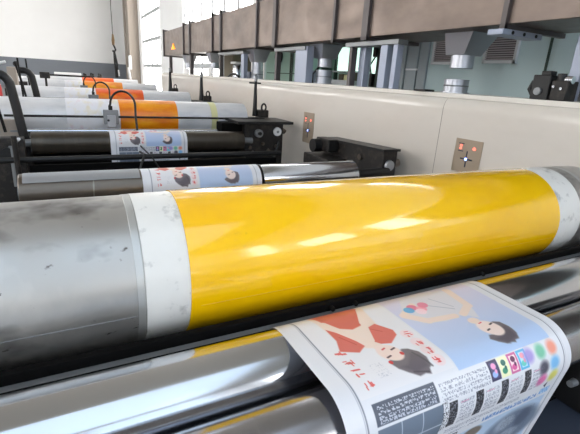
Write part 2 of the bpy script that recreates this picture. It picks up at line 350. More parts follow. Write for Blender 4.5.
# ------------------------------------------------------------------ printed webs
FONT = {'R':('11110','10001','10001','11110','10100','10010','10001'), 'I':('11111','00100','00100','00100','00100','00100','11111'), 'Z':('11111','00001','00010','00100','01000','10000','11111'),
        'V':('10001','10001','10001','10001','01010','01010','00100'), 'U':('10001',)*6+('01110',)}
def paint(ns, nt, t0, t1):
    """print on the sheet, in sheet coordinates: s across (0..1), t along (m)"""
    rs = np.random.RandomState(3)
    s = np.linspace(0, 1, ns)[None, :].repeat(nt, 0); t = np.linspace(t0, t1, nt)[:, None].repeat(ns, 1)
    img = np.zeros((nt, ns, 3)) + np.array([.865, .87, .895])
    ks = .71                                   # metres per unit of s
    def soft(mask, c, a=1.):
        w = (np.clip(mask, 0, 1)*a)[..., None]; img[:] = img*(1-w) + np.array(c)*w
    def poly(pts, c, a=1., feather=.0016):
        d = np.full(s.shape, 1e9); inside = np.zeros(s.shape, bool); n = len(pts)
        X, Y = s*ks, t
        for i in range(n):
            x0, y0 = pts[i][0]*ks, pts[i][1]; x1, y1 = pts[(i+1)%n][0]*ks, pts[(i+1)%n][1]
            dx, dy = x1-x0, y1-y0; L = dx*dx+dy*dy+1e-12
            u = np.clip(((X-x0)*dx+(Y-y0)*dy)/L, 0, 1)
            d = np.minimum(d, np.hypot(X-x0-u*dx, Y-y0-u*dy))
            if abs(dy) > 1e-9:
                c1 = ((y0 > Y) != (y1 > Y)) & (X < (x1-x0)*(Y-y0)/dy + x0); inside ^= c1
        sd = np.where(inside, d, -d); soft(sd/feather+.5, c, a)
    def ell(cs, ct, rs_, rt, c, a=1., rot=0., feather=.15):
        X, Y = (s-cs)*ks, t-ct; cr, sr = math.cos(rot), math.sin(rot)
        q = np.hypot((X*cr+Y*sr)/rs_, (-X*sr+Y*cr)/rt); soft((1-q)/feather+.5, c, a)
    def rect(s0, s1, a, b, c, al=1.): soft(((s >= s0)&(s <= s1)&(t >= a)&(t <= b)).astype(float), c, al)
    def stroke(p, q, w, c, a=1.):
        x0, y0, x1, y1 = p[0]*ks, p[1], q[0]*ks, q[1]; X, Y = s*ks, t
        dx, dy = x1-x0, y1-y0; u = np.clip(((X-x0)*dx+(Y-y0)*dy)/(dx*dx+dy*dy+1e-12), 0, 1)
        d = np.hypot(X-x0-u*dx, Y-y0-u*dy); soft((w-d)/.0012+.5, c, a)
    def cells(s0, s1, a, b, nc, nr, c, al, dens=.55, gap=.25):
        """rows of small dense characters"""
        sub = 4; rnd = rs.rand(nr*(sub), nc*(sub)) < dens
        u = (s-s0)/(s1-s0); v = (t-a)/(b-a); ok = (u >= 0)&(u < 1)&(v >= 0)&(v < 1)
        iu = np.clip((u*nc*sub).astype(int), 0, nc*sub-1); iv = np.clip((v*nr*sub).astype(int), 0, nr*sub-1)
        fu = (u*nc) % 1; fv = (v*nr) % 1
        soft((ok & rnd[iv, iu] & (fu > gap*.6) & (fv > gap)).astype(float), c, al)
    def glyph(cs, ct, sz, c, a=1., n=6, w=.0011):
        for k in range(n):
            p = (cs+(rs.rand()-.5)*sz/ks, ct+(rs.rand()-.5)*sz); h = rs.rand() < .5; L = sz*(.3+.5*rs.rand())
            q = (p[0]+(L/ks if h else 0.1*L), p[1]+(.1*L if h else L)); q = (min(q[0], cs+sz*.6/ks), min(q[1], ct+sz*.6))
            stroke(p, q, w, c, a)
    G = (.42,.43,.47)
    # margin lines
    for sx in (.068, .955): rect(sx-.003, sx+.003, -9, 9, (.45,.47,.52), .8)
    rect(.060, .064, -9, 9, (.6,.62,.68), .5); rect(.963, .966, -9, 9, (.6,.62,.68), .6)
    # pictures: red-dressed figure left, pale-dressed figure on blue right (heads towards the viewer)
    for rep in (0,):
        rect(.075, .44, -.3, .245, (.89,.885,.90), .9)
        g = np.clip((t+.02)/.26, 0, 1); m = ((s >= .447)&(s <= .915)&(t <= .254)).astype(float)
        for ch, (c0, c1) in enumerate(((.84,.70),(.82,.79),(.89,.92))):
            img[..., ch] = img[..., ch]*(1-m) + m*(c0*(1-g)+c1*g)
        skin = (.92,.84,.79); red = (.82,.38,.33); redd = (.72,.24,.22)
        # left figure
        poly([(.13,-.05),(.36,-.05),(.34,.05),(.30,.10),(.25,.13),(.19,.11),(.15,.04)], skin, .95, .006)
        poly([(.12,-.12),(.36,-.12),(.335,-.02),(.30,.035),(.24,.045),(.20,.03),(.16,-.01)], red, .9, .004)
        poly([(.150,.02),(.198,.060),(.222,.112),(.185,.128),(.128,.108),(.150,.07)], red, .95, .003)
        poly([(.285,.055),(.335,.045),(.372,.085),(.365,.105),(.315,.128),(.268,.118),(.262,.09)], red, .95, .003)
        stroke((.16,.0),(.225,.085), .010, skin); stroke((.225,.085),(.262,.118), .009, skin)
        stroke((.345,-.03),(.30,.03), .010, skin); stroke((.30,.03),(.262,.10), .008, skin)
        stroke((.30,.06),(.33,.08), .0015, redd, .7); stroke((.17,.06),(.20,.10), .0015, redd, .7)
        ell(.262,.128, .014,.016, skin)
        poly([(.325,.155),(.345,.160),(.368,.178),(.372,.200),(.361,.224),(.350,.228),(.344,.241),(.325,.236),(.301,.238),(.270,.222),(.249,.207),(.240,.184),(.26,.17)], (.43,.40,.42), 1, .004); poly([(.335,.175),(.360,.190),(.352,.222),(.30,.228),(.262,.205),(.29,.205)], (.36,.33,.36), .8, .008)
        ell(.276,.155, .027,.033, (.93,.84,.80), 1., -.55, .15)
        for (a_, b_) in ((.252,.168),(.290,.148)): stroke((a_,b_),(a_+.016,b_-.003), .0024, (.30,.20,.22))
        stroke((.262,.140),(.274,.137), .0022, (.80,.30,.30)); ell(.246,.184,.005,.006,(.8,.2,.2)); ell(.31,.168,.005,.006,(.8,.2,.2))
        stroke((.345,.175),(.365,.225), .003, (.28,.26,.28), .6); stroke((.29,.225),(.34,.235), .002, (.26,.24,.26), .6)
        # right figure
        poly([(.47,.05),(.51,.092),(.60,.108),(.70,.10),(.72,.12),(.74,.13),(.77,.09),(.79,.03),(.76,-.03),(.66,-.05),(.55,-.04)], (.86,.85,.87), .95, .006)
        stroke((.475,.045),(.535,.088), .013, skin); stroke((.535,.088),(.66,.098), .011, skin)
        stroke((.79,-.02),(.775,.07), .013, skin); stroke((.775,.07),(.70,.10), .011, skin); stroke((.48,.04),(.56,.01), .010, skin)
        for (a_, b_, c_) in ((.545,.02,(.88,.45,.58)),(.575,.035,(.95,.62,.70)),(.52,.028,(.35,.66,.85)),(.60,.02,(.90,.50,.60)),(.56,.045,(.97,.85,.88))): ell(a_, b_, .016,.014, c_, .9)
        stroke((.62,.03),(.70,.07), .0015, (.6,.62,.68), .7); stroke((.66,.0),(.71,.06), .0015, (.6,.62,.68), .6)
        poly([(.735,.160),(.765,.158),(.787,.166),(.794,.190),(.789,.216),(.783,.222),(.776,.232),(.755,.232),(.75,.239),(.73,.234),(.709,.235),(.68,.224),(.658,.210),(.672,.198),(.70,.20)], (.43,.40,.42), 1, .004); poly([(.745,.185),(.782,.185),(.775,.225),(.72,.236),(.68,.215),(.72,.212)], (.34,.31,.34), .8, .008)
        ell(.718,.176, .031,.035, (.95,.87,.84), 1., -.5, .15)
        for (a_, b_) in ((.695,.182),(.735,.165)): stroke((a_,b_),(a_+.015,b_-.003), .0024, (.25,.2,.22))
        stroke((.702,.150),(.716,.148), .0024, (.85,.35,.38))
        ell(.70,.135,.018,.014, skin)
        for k, tt in enumerate((.112,.148,.182,.216)):
            glyph(.121, tt, .022, (.84,.36,.34), .95, 7, .0015); ell(.402, tt, .017,.017, (.95,.80,.80), .5); glyph(.400, tt, .020, (.84,.32,.32), .95, 7, .0015)
        cells(.17,.215,.17,.215, 4, 6, (.6,.62,.68), .35, .3)
    # black tables, text block
    poly([(.099,.257),(.332,.257),(.333,.300),(.099,.300)], (.30,.33,.39), 1)
    cells(.11,.325,.262,.298, 14, 4, (.80,.82,.88), .8)
    cells(.345,.560,.262,.304, 18, 4, (.42,.44,.52), .6, .5)
    poly([(.099,.306),(.345,.306),(.345,.46),(.099,.46)], (.42,.47,.54), 1)
    rect(.182,.186,.306,.46,(.70,.74,.80)); rect(.262,.266,.306,.46,(.70,.74,.80)); rect(.099,.345,.352,.356,(.70,.74,.80))
    ell(.225,.40,.09,.03,(.34,.38,.46),.5,.2,.8)
    # colour patches
    for k, (fr, bg, c1, c2) in enumerate((((.20,.18,.32),(.30,.28,.45),(.92,.60,.78),(.62,.72,.92)), ((.93,.93,.75),(.93,.94,.78),(.12,.40,.36),(.20,.55,.42)), ((.80,.40,.60),(.96,.84,.86),(.42,.14,.34),(.85,.35,.6)), ((.35,.70,.86),(.70,.86,.95),(.93,.60,.66),(.40,.78,.74)))):
        s0 = .566+.049*k; poly([(s0,.257),(s0+.046,.257),(s0+.046,.303),(s0,.303)], fr, 1); rect(s0+.008, s0+.038, .262, .298, bg)
        ell(s0+.023,.271,.008,.007,c1); ell(s0+.021,.289,.009,.007,c2); ell(s0+.028,.283,.004,.005,c1)
    for cs, ct, c in ((.775,.282,(.62,.55,.82)),(.839,.282,(.42,.74,.60)),(.904,.282,(.93,.56,.46)),(.843,.325,(.25,.24,.30)),(.905,.322,(.45,.72,.92)),(.843,.361,(.86,.38,.62)),(.908,.361,(.86,.84,.38))):
        ell(cs-.006, ct-.005, .0178,.0178, c, .9, 0, .75)
    # four speckled strips with columns of small text between them
    for k, s0 in enumerate((.370,.488,.609,.729)):
        rect(s0, s0+.036, .309, .376, (.16,.16,.19)); cells(s0, s0+.036, .309, .376, 3, 6, (.65,.66,.70), .7, .25, .0)
        if k == 0: cells(s0-.03, s0-.003, .305, .38, 3, 7, (.2,.2,.24), .8, .4, .0)
        cells(s0+.044, s0+.108, .311, .377, 9, 6, (.45,.47,.56), .65, .45); rect(s0+.05, s0+.085, .3165, .3195, (.85,.45,.6), .5)
    cells(.375,.74,.386,.398, 34, 2, (.35,.38,.50), .6); cells(.56,.86,.403,.425, 16, 1, (.36,.56,.82), .85, .7); cells(.38,.55,.403,.412, 18, 1, (.35,.38,.5), .6)
    poly([(.875,.386),(.892,.376),(.892,.398)], (.10,.12,.25)); rect(.872,.930,.400,.422,(.45,.68,.88)); cells(.872,.930,.400,.422,4,2,(.92,.95,1),.8,.4)
    for k, ch in enumerate('RIZ'):
        for r_, row in enumerate(FONT[ch]):
            for c_, v in enumerate(row):
                if v == '1': rect(.358+k*.034+c_*.0056, .358+k*.034+(c_+1)*.0056, .418+r_*.0042, .418+(r_+1)*.0042, (.15,.16,.22))
    # blue picture with grey group, below
    m = ((s >= .46)&(s <= .93)&(t >= .432)&(t <= .64)).astype(float); soft(m, (.70,.79,.90), .9)
    ell(.80,.52,.115,.072,(.45,.50,.58),1,.1,.3); ell(.74,.49,.035,.03,(.70,.74,.80),.7,0,.5); ell(.85,.50,.03,.035,(.30,.34,.42),.7,0,.5); ell(.80,.55,.04,.02,(.75,.79,.84),.6,0,.5); ell(.54,.455,.035,.020,(.48,.44,.40),1,0,.3)
    cells(.72,.90,.46,.58, 10, 12, (.32,.36,.44), .35, .4, 0.)
    return img
def arc_profile(segs, n):
    """segs: list of ('L', (y0,z0), (y1,z1)) or ('A', (yc,zc), r, a0, a1); returns even samples (y,z) and length"""
    P = []
    for sg in segs:
        if sg[0] == 'L':
            for i in range(60): u = i/59; P.append((sg[1][0]*(1-u)+sg[2][0]*u, sg[1][1]*(1-u)+sg[2][1]*u))
        else:
            _, c, r, a0, a1 = sg
            for i in range(90): a = a0+(a1-a0)*i/89; P.append((c[0]-r*math.sin(a), c[1]+r*math.cos(a)))
    P = np.array(P); d = np.r_[0, np.cumsum(np.hypot(*np.diff(P, axis=0).T))]
    u = np.linspace(0, d[-1], n); return np.interp(u, d, P[:, 0]), np.interp(u, d, P[:, 1]), d[-1]
mp_ = bpy.data.materials.new('printed_paper'); mp_.use_nodes = True
_b = mp_.node_tree.nodes['Principled BSDF']; _a = mp_.node_tree.nodes.new('ShaderNodeAttribute'); _a.attribute_name = 'print'
mp_.node_tree.links.new(_a.outputs['Color'], _b.inputs['Base Color']); _b.inputs['Roughness'].default_value = .38; _b.inputs['Specular IOR Level'].default_value = .45
def web(label, x0, x1, segs, ns, nt, t0):
    ys, zs, L = arc_profile(segs, nt)
    img = paint(ns, nt, t0, t0+L)
    xs = np.linspace(x0, x1, ns)
    V = np.zeros((nt, ns, 3)); V[..., 0] = xs[None, :]; V[..., 1] = ys[:, None]; V[..., 2] = H+zs[:, None]
    c = np.array([(x0+x1)/2, ys.mean(), H+zs.min()]); V -= c
    idx = np.arange(nt*ns).reshape(nt, ns)
    F = np.stack([idx[:-1, :-1], idx[1:, :-1], idx[1:, 1:], idx[:-1, 1:]], -1).reshape(-1, 4)
    me = bpy.data.meshes.new('printed_sheet')
    me.vertices.add(nt*ns); me.vertices.foreach_set('co', V.reshape(-1).astype(np.float32))
    me.loops.add(F.size); me.loops.foreach_set('vertex_index', F.reshape(-1).astype(np.int32))
    me.polygons.add(len(F)); me.polygons.foreach_set('loop_start', np.arange(0, F.size, 4, dtype=np.int32))
    me.update(calc_edges=True); me.validate()
    me.polygons.foreach_set('use_smooth', [True]*len(F))
    ca = me.color_attributes.new('print', 'FLOAT_COLOR', 'POINT')
    q = np.clip(img, 0, 1); q = np.where(q <= .04045, q/12.92, ((q+.055)/1.055)**2.4)
    ca.data.foreach_set('color', np.concatenate([q, np.ones((nt, ns, 1))], -1).reshape(-1).astype(np.float32))
    me.materials.append(mp_)
    o = bpy.data.objects.new('printed_sheet', me); COL.objects.link(o); o.location = c
    return tag(o, label, 'printed paper', 'printed paper sheets on the press')
rp = .094; PH = math.radians(100)
zb = RZ-rp
e0 = (.560-rp*math.sin(PH), zb+rp*math.cos(PH)); dn = (math.sin(PH-PI/2), -math.cos(PH-PI/2))
web('printed paper sheet in front of the yellow cylinder, bending down over the nearest rollers', .41, 1.126, [
    ('A', (.76, -.6805), .1005, -1.45, 0), ('L', (.757, RZ), (.560, RZ)), ('A', (.560, zb), rp, 0, PH), ('L', e0, (e0[0]+dn[0]*.36, e0[1]+dn[1]*.36))],
    560, 640, -.005-.1005*1.45)
rb = (2.45, -.635); rr_ = .1
web('narrow strip of printed paper seen just behind the yellow cylinder', 0.345, 1.06, [
    ('L', (2.56, -.95), (rb[0]+.1015, rb[1])), ('A', rb, .1015, -PI/2, PI/2), ('L', (rb[0]-.1015, rb[1]), (rb[0]-.10, -1.0))],
    240, 260, -.385)
rc = (4.4, -.68)
web('printed paper sheet hanging below the first orange cylinder, a black rod across it', .355, 1.085, [
    ('L', (4.56, -.60), (4.46, -.5765)), ('A', rc, .1015, -.35, PI/2), ('L', (rc[0]-.1015, rc[1]), (rc[0]-.10, -1.15))],
    220, 260, -.10)

# rollers of the second unit
idler('guide_roller', 'roller coloured brown for its dark reflection, with pale ring marks, ends under the narrow paper strip', 'roller', rb[0], rb[1], .1, -.24, 1.066, 'brown_metal', sx=.01)  # left stretch of the roller, dark reflection put into its brown colour
arc = [(rb[0]-.104*math.sin(a), H+rb[1]+.104*math.cos(a)) for a in [math.radians(-5+52*i/12) for i in range(13)]]
arc += [(rb[0]-.1015*math.sin(a), H+rb[1]+.1015*math.cos(a)) for a in [math.radians(47-52*i/12) for i in range(13)]]
tag(MB().prism(arc, 'x', -.22, .335).build('deflector_plate', M['light_plate']), 'flat light grey plate over the brown roller, left of the paper strip', 'metal plate')
idler('guide_roller', 'chrome roller with blue sheen running right of the narrow paper strip', 'roller', rb[0], rb[1], .1, 1.08, 1.82, 'chrome', sx=.012)
tag(MB().cyl((1.84, rb[0], H+rb[1]), (2.16, rb[0], H+rb[1]), .035, 20).build('stub_axle', M['black']), 'dark stub axle between the blue-sheen chrome roller and the long black box', 'axle')
idler('guide_roller', 'dark rubber roller under the sheet below the first orange cylinder', 'roller', rc[0], rc[1], .1, -.29, 1.72, 'dark_roller')
idler('guide_roller', 'thin steel rod roller lying just above the dark rubber roller', 'roller', 4.60, -.60, .022, -.34, 1.72, 'chrome')
idler('guide_roller', 'lower dark roller right of the hanging printed sheet', 'roller', 4.28, -.90, .06, 1.10, 1.72, 'dark_roller')
tag(MB().cyl((-.5, 3.95, H-.745), (1.98, 3.95, H-.745), .024, 24).build('tie_rod', M['black'],), 'thick black rod crossing in front of the hanging printed sheet', 'rod')
tag(bx(-.3, 1.95, 3.98, 4.02, H-.87, H-.80).build('cross_rail', M['dull_black'], smooth=False), 'dark rail running right under the thick black rod', 'rail')
def unit(y, zr, lab, near):
    tag(MB().cyl((-.5, y-.30, H+zr), (2.12, y-.30, H+zr), .011, 12).build('clamp_rod', M['greasy']), 'thin grey rod across the front of the %s' % lab, 'rod')
    t = thing('rod_clamp', 'small grey block clamped on the rod before the %s' % lab, 'clamp', (.42, y-.3, H+zr-.06))
    bx(.34, .48, y-.34, y-.28, H+zr-.07, H+zr+.07, bev=.006).build('clamp_block', M['grey_plate'], t, smooth=False)
    bx(.37, .45, y-.355, y-.34, H+zr-.10, H+zr+.02, bev=.004).build('clamp_jaw', M['light_plate'], t, smooth=False)
    MB().cyl((.41, y-.31, H+zr+.07), (.41, y-.31, H+zr+.11), .02, 12).build('cable_gland', M['black'], t)
    MB().cyl((.38, y-.36, H+zr-.03), (.38, y-.34, H+zr-.03), .012, 10).build('bolt', M['black'], t)
    pts = [(.40, y-.31, H+zr+.10)]
    for i in range(15):
        a = PI*i/14*.95; pts.append((.52-.11*math.cos(a), y-.33-.12*i/14, H+zr+.13+.13*math.sin(a)))
    pts += [(.625, y-.48, H+zr+.02), (.63, y-.52, H+zr-.15), (.62, y-.62, H+zr-.30)]
    if near: pts += [(.60, 3.91+.0, H-.72), (.55, 3.90, H-.85), (.50, 3.9, H-1.0)]
    tag(MB().tube(pts, .011 if near else .012, 8).build('cable', M['rubber_hose']), 'black cable arching from the clamp before the %s' % lab, 'cable', 'arched black cables')
unit(5.0, -.47, 'first orange cylinder', True)
unit(7.6, -.47, 'red-orange cylinder', False)
unit(10.6, -.45, 'amber cylinder', False)
tag(MB().tube([(.62,4.36,H-.70),(.66,3.93,H-.74),(.73,3.91,H-.86),(.76,3.9,H-1.0)], .007, 8).build('cable', M['rubber_hose']), 'thin black cable branching right over the thick black rod', 'cable', 'arched black cables')

tag(bx(-.30, 1.74, 4.52, 5.3, 0, H-.80, bev=.01).build('machine_bed', M['dull_black'], smooth=False), 'dark block added to blacken the gap under the first orange cylinder', 'machine bed')  # block added to darken the background seen below the dark roller
tag(MB().tube([(-.37, 3.86, 0), (-.37, 3.86, H-.54)], .020, 12).build('support_post', M['greasy']), 'thin dark post left of the dark rubber roller, before the thick black rod', 'post')
# left side of the second unit and beyond
side_frame(-.86, -.31, 4.46, 4.68, -.70, 'greasy black frame at the left end of the dark rubber roller')
side_frame(-.98, -.66, 6.9, 7.5, -.50, 'black frame at the left end of the red-orange cylinder')
side_frame(-.98, -.66, 13.0, 13.6, -.46, 'black frame at the left end of the farthest cylinder')
side_frame(2.0, 2.2, 13.0, 13.6, -.46, 'black frame at the right end of the farthest cylinder')
side_frame(-.98, -.66, 9.9, 10.5, -.48, 'black frame at the left end of the amber cylinder')
fr = thing('bearing_block', 'cluttered black bearing block at the left end of the hanging sheet rollers', 'bearing', (-.4, 4.2, H-1.1))
bx(-.62, -.33, 4.15, 4.28, 0, H-.60, bev=.01).build('block', M['greasy'], fr, smooth=False)
MB().cyl((-.45, 4.15, H-.72), (-.45, 4.10, H-.72), .05, 20).build('cover', M['black'], fr)
MB().cyl((-.38, 4.15, H-.62), (-.36, 4.1, H-.60), .014, 12).build('grease_nipple', M['light_plate'], fr)
MB().cyl((-.42, 4.12, H-1.0), (-.42, 4.12, H-.66), .022, 14).build('post', M['grey_plate'], fr)
tag(bx(-.72, -.36, 4.60, 4.67, H-.699, H-.50, bev=.004).build('bracket', M['pilaster'], smooth=False), 'pinkish grey bracket left of the first orange cylinder, at the picture edge', 'bracket')
def arm(x, y, k, lab, zend=H-.70):
    t = thing('curved_arm', lab, 'machine arm', (x, y, H-.75))
    pts = [(x-.05, y, H-.095), (x+.0, y, H-.10)]
    for i in range(8):
        a = PI/2*i/7; pts.append((x+.02+.10*math.sin(a), y-.0, H-.20+.10*math.cos(a)))
    pts += [(x+.14, y-.01, H-.35), (x+.17, y-.02, H-.62), (x+.18, y-.02, H-.72), (x+.18, y-.02, zend)]
    MB().tube(pts, .034*k, 14).build('arm', M['black'], t)
    MB().tube([(x-.06, y-.06, H+.0), (x-.01, y-.06, H-.25), (x+.04, y-.06, H-.60)], .011*k, 8).build('rod', M['black_matte'], t)
    MB().cyl((x-.05, y-.07, H-.02), (x-.05, y+.05, H-.02), .028*k, 12).build('pivot', M['greasy'], t)
arm(-.53, 4.60, 1.15, 'thick curved black arm at the far left, before the first orange cylinder')
arm(-.485, 7.20, 1.3, 'second curved black arm from the left edge, before the red-orange cylinder', 0)
tag(MB().cyl((-.56, 4.50, H-.045), (-.41, 4.50, H-.0), .012, 10).build('handle_bar', M['white']), 'short white bar on top of the leftmost curved arm', 'handle')
tag(MB().lathe([(0,.07),(H-.30,.07),(H-.2,.05),(H-.12,.03)],'z',(-.70,6.1,0),20).build('red_canister', M['red']), 'red rounded object behind the leftmost curved arm', 'canister')
tag(MB().cyl((-.50, 7.0, H+.06), (-.46, 7.0, 0), .012, 8).build('slim_rod', M['black_matte']), 'slim dark upright rod left of the second curved arm', 'rod')
tag(MB().cyl((-.46, 7.95, H+.06), (-.43, 7.95, 0), .012, 8).build('slim_rod', M['black_matte']), 'slim dark upright rod just behind the second curved arm', 'rod')
mo = thing('small_motor', 'small black motor behind the top of the second curved arm', 'motor', (-.24, 10.2, H-.30))
bx(-.30, -.26, 10.17, 10.22, 0, H-.26).build('post', M['greasy'], mo, smooth=False)
bx(-.38, -.20, 10.11, 10.28, H-.27, H-.15, bev=.01).build('housing', M['greasy'], mo, smooth=False)
MB().cyl((-.22, 10.2, H-.20), (.55, 10.2, H-.20), .018, 10).build('shaft', M['greasy'], mo)
tag(bx(-.84, -.70, 9.2, 9.5, 0, H-.08, bev=.01).build('beige_box', M['pilaster'], smooth=False), 'beige box seen through the gap behind the leftmost arm', 'box')

# ------------------------------------------------------------------ right-hand cream housing
XW = 2.5
hs = thing('machine_housing', 'long cream enamel machine housing along the right side with a pale top edge', 'machine housing', (2.9, 5., 0))
ztop = H-.034
def cream_prof():
    zt_ = ztop-.024; P = [(XW, 0), (XW, zt_-.09)]
    for i in range(1, 9):
        a = PI/2*i/8; P.append((XW+.05-.05*math.cos(a), zt_-.09+.088*math.sin(a)))
    P += [(XW+.66, zt_), (XW+.66, 0)]
    return P
# near part and, rounded at its far end, the rest
MB().prism(cream_prof(), 'y', -.6, 2.318).build('cover_panel', M['cream'], hs)
MB().prism(cream_prof(), 'y', 2.324, 12.6).build('cover_panel', M['cream'], hs)
MB().prism(cream_prof(), 'y', 2.312, 2.33).build('panel_gap', M['seam'], hs).scale = (.9985, 1, .9985)
endc = MB()
endc.lathe([(0, .33), (ztop-.06-0, .33), (ztop-.02, .31), (ztop-.008, .27)], 'z', (XW+.33, 12.6, 0), 48).build('rounded_end', M['cream'], hs)
bx(XW+.045, XW+.66, -.6, 12.6, ztop-.026, ztop+.006, bev=.004).build('top_edge', M['cream_lit'], hs, smooth=False)  # added lip, its paler cream stands for light caught by the rounded top
def panel(y0, y1, z0, z1):
    e = bx(XW-.006, XW, y0, y1, H+z0, H+z1, bev=.002).build('control_panel', M['panel'], hs, smooth=False)
    yc, zc = (y0+y1)/2, H+(z0+z1)/2; w, h = y1-y0, z1-z0
    def led(fy, fz, m, r):      # fy: 0 far .. 1 near
        MB().cyl((XW-.006, y1-w*fy, H+z1-h*fz), (XW-.012, y1-w*fy, H+z1-h*fz), r, 12).build('indicator_light', M[m], e)
    led(.24,.20,'red_led',.009); led(.24,.28,'red_led',.008); led(.74,.24,'red_led',.011); led(.50,.58,'blue_led',.010)
    k = MB(); k.box(XW-.009, XW-.006, yc-w*.22, yc+w*.22, H+z1-h*.58-.005, H+z1-h*.58+.005); k.box(XW-.0085, XW-.006, yc-.004, yc+.004, H+z1-h*.82, H+z1-h*.34)
    k.build('cross_key', M['cross'], e, smooth=False)
    lb = MB()
    for f in (.14,.36): lb.box(XW-.0075, XW-.006, y1-w*.34, y1-w*.14, H+z1-h*f-.003, H+z1-h*f+.003)
    lb.build('legend', M['cross'], e, smooth=False)
panel(1.915, 2.145, -.565, -.328)
panel(4.17, 4.405, -.70, -.35)
tag(bx(XW+.02, XW+.12, 2.55, 2.68, ztop+.006, ztop+.022, bev=.004).build('flat_remote', M['black'], smooth=False), 'small flat black box lying on the housing edge beside the round duct stub', 'box')

# dark gearbox at the right end of unit 2, with gauge
gb = thing('gearbox', 'large greasy black gearbox with round pale gauge below the nearest upright lever', 'gearbox', (2.0, 4.6, 0))
bx(1.76, 2.24, 4.42, 4.74, 0, H-.50, bev=.01).build('housing', M['greasy'], gb, smooth=False)
bx(1.66, 2.34, 4.36, 4.86, H-.50, H-.468, bev=.006).build('top_plate', M['black'], gb, smooth=False)
MB().lathe([(4.395, .008), (4.395, .046), (4.42, .05)], 'y', (2.16, 0, H-.585), 28).build('gauge', M['white'], gb)
MB().lathe([(4.39, .004), (4.39, .014), (4.396, .016)], 'y', (2.16, 0, H-.585), 14).build('gauge_hub', M['grey_plate'], gb)
MB().cyl((1.92, 4.42, H-.60), (1.92, 4.37, H-.60), .045, 20).build('coupling', M['grey_plate'], gb)
MB().cyl((1.92, 4.37, H-.60), (1.92, 4.35, H-.60), .02, 14).build('coupling_hub', M['black'], gb)
for (x, z) in ((1.82,-.76),(1.86,-.82),(1.98,-.72),(2.05,-.80),(2.15,-.75),(1.92,-.90),(2.1,-.92)):
    MB().cyl((x, 4.42, H+z), (x, 4.395, H+z), .020, 12).build('bolt', M['brown_metal'], gb)
MB().tube([(1.8,4.40,H-.95),(1.95,4.36,H-1.0),(2.1,4.37,H-.9),(2.18,4.40,H-.7)], .016, 8).build('hose', M['rubber_hose'], gb)
MB().cyl((2.24, 4.5, H-.56), (2.30, 4.5, H-.6), .03, 12).build('knob', M['brown_metal'], gb)
bx(1.52, 1.76, 4.50, 4.70, H-.64, H-.50, bev=.008).build('dark_block', M['dull_black'], gb, smooth=False)  # dark block added for the shading under the clamp rod
def lever(x, y, z0, z1, k, lab, cross=False):
    t = thing('upright_lever', lab, 'lever', (x, y, H+z0), 'upright levers along the cream housing')
    MB().tube([(x, y, H+z0), (x, y, H+z0+.12), (x, y, H+z1-.2), (x, y, H+z1-.05)], [.036*k, .028*k, .022*k, .016*k], 14).build('column', M['black'], t)
    if cross: MB().cyl((x-.09*k, y, H+z1-.10), (x+.07*k, y, H+z1-.10), .010*k, 10).build('cross_handle', M['black'], t)
    MB().tube([(x, y, H+z1-.08), (x+.005, y, H+z1-.02), (x-.01, y, H+z1)], .02*k, 10).build('tip', M['grey_plate'], t)
    pts = [(x+.10+.03*math.cos(a), y-.05, H+z0+.11+.045*math.sin(a)) for a in [i*2*PI/14 for i in range(15)]]
    MB().tube(pts, .012, 8).build('ring_hook', M['black'], t)
    bx(x+.02, x+.16, y-.08, y+.04, H+z0-.06, H+z0+.08, bev=.01).build('foot', M['greasy'], t, smooth=False)
lever(2.14, 5.05, -.47, .03, .95, 'black upright lever standing at the gearbox with the round gauge', True)
lever(2.14, 7.45, -.44, .02, 1.25, 'black upright lever in the middle of the three on the right')
lever(2.16, 10.0, -.42, .08, 1.35, 'farthest black upright lever on the right, before the cream housing')
for i, (x, y) in enumerate(((1.9, 7.5), (1.92, 10.2))):
    t = thing('gearbox', ('dark gearbox at the right end of the red-orange cylinder', 'dark gearbox at the right end of the amber cylinder')[i], 'gearbox', (x+.2, y, 0))
    bx(x+.14, x+.40, y-.4, y+.15, 0, H-.48, bev=.01).build('housing', M['greasy'], t, smooth=False)
    bx(x+.10, x+.44, y-.43, y+.2, H-.48, H-.45, bev=.005).build('top_plate', M['black'], t, smooth=False)

# long black bearing box near the right, behind the yellow cylinder
bb = thing('bearing_box', 'long black box with motor on the cream housing, right behind the yellow cylinder', 'bearing box', (2.2, 2.9, H-1.0))
MB().prism([(2.52,H-.86),(3.30,H-.86),(3.42,H-.56),(3.36,H-.52),(2.52,H-.49)], 'x', 2.16, 2.30).build('box_body', M['greasy'], bb, smooth=False, bevel=.006)
MB().prism([(2.50,H-.488),(3.40,H-.518),(3.40,H-.500),(2.50,H-.470)], 'x', 2.14, 2.31).build('top_plate', M['black'], bb, smooth=False)
bx(2.30, 2.4985, 2.95, 3.3, H-.9, H-.56, bev=.01).build('bracket', M['black'], bb, smooth=False)
MB().cyl((1.98, 3.30, H-.56), (2.18, 3.30, H-.56), .060, 24).build('motor', M['black'], bb)
bx(2.05, 2.16, 3.14, 3.36, H-.60, H-.49, bev=.01).build('motor_mount', M['greasy'], bb, smooth=False)
bx(1.96, 2.18, 3.0, 3.42, H-.74, H-.64, bev=.008).build('lower_bracket', M['greasy'], bb, smooth=False)
MB().cyl((2.16, 2.92, H-.68), (2.11, 2.92, H-.68), .05, 8).build('hex_nut', M['light_plate'], bb)
MB().cyl((2.16, 2.80, H-.58), (2.14, 2.80, H-.58), .025, 12).build('bolt', M['brown_metal'], bb)
MB().lathe([(2.50, .01), (2.50, .040), (2.52, .044)], 'y', (2.225, 0, H-.60), 24).build('gauge', M['light_plate'], bb)
MB().cyl((2.30, 2.56, H-.60), (2.35, 2.56, H-.585), .032, 14).build('knob', M['brown_metal'], bb)

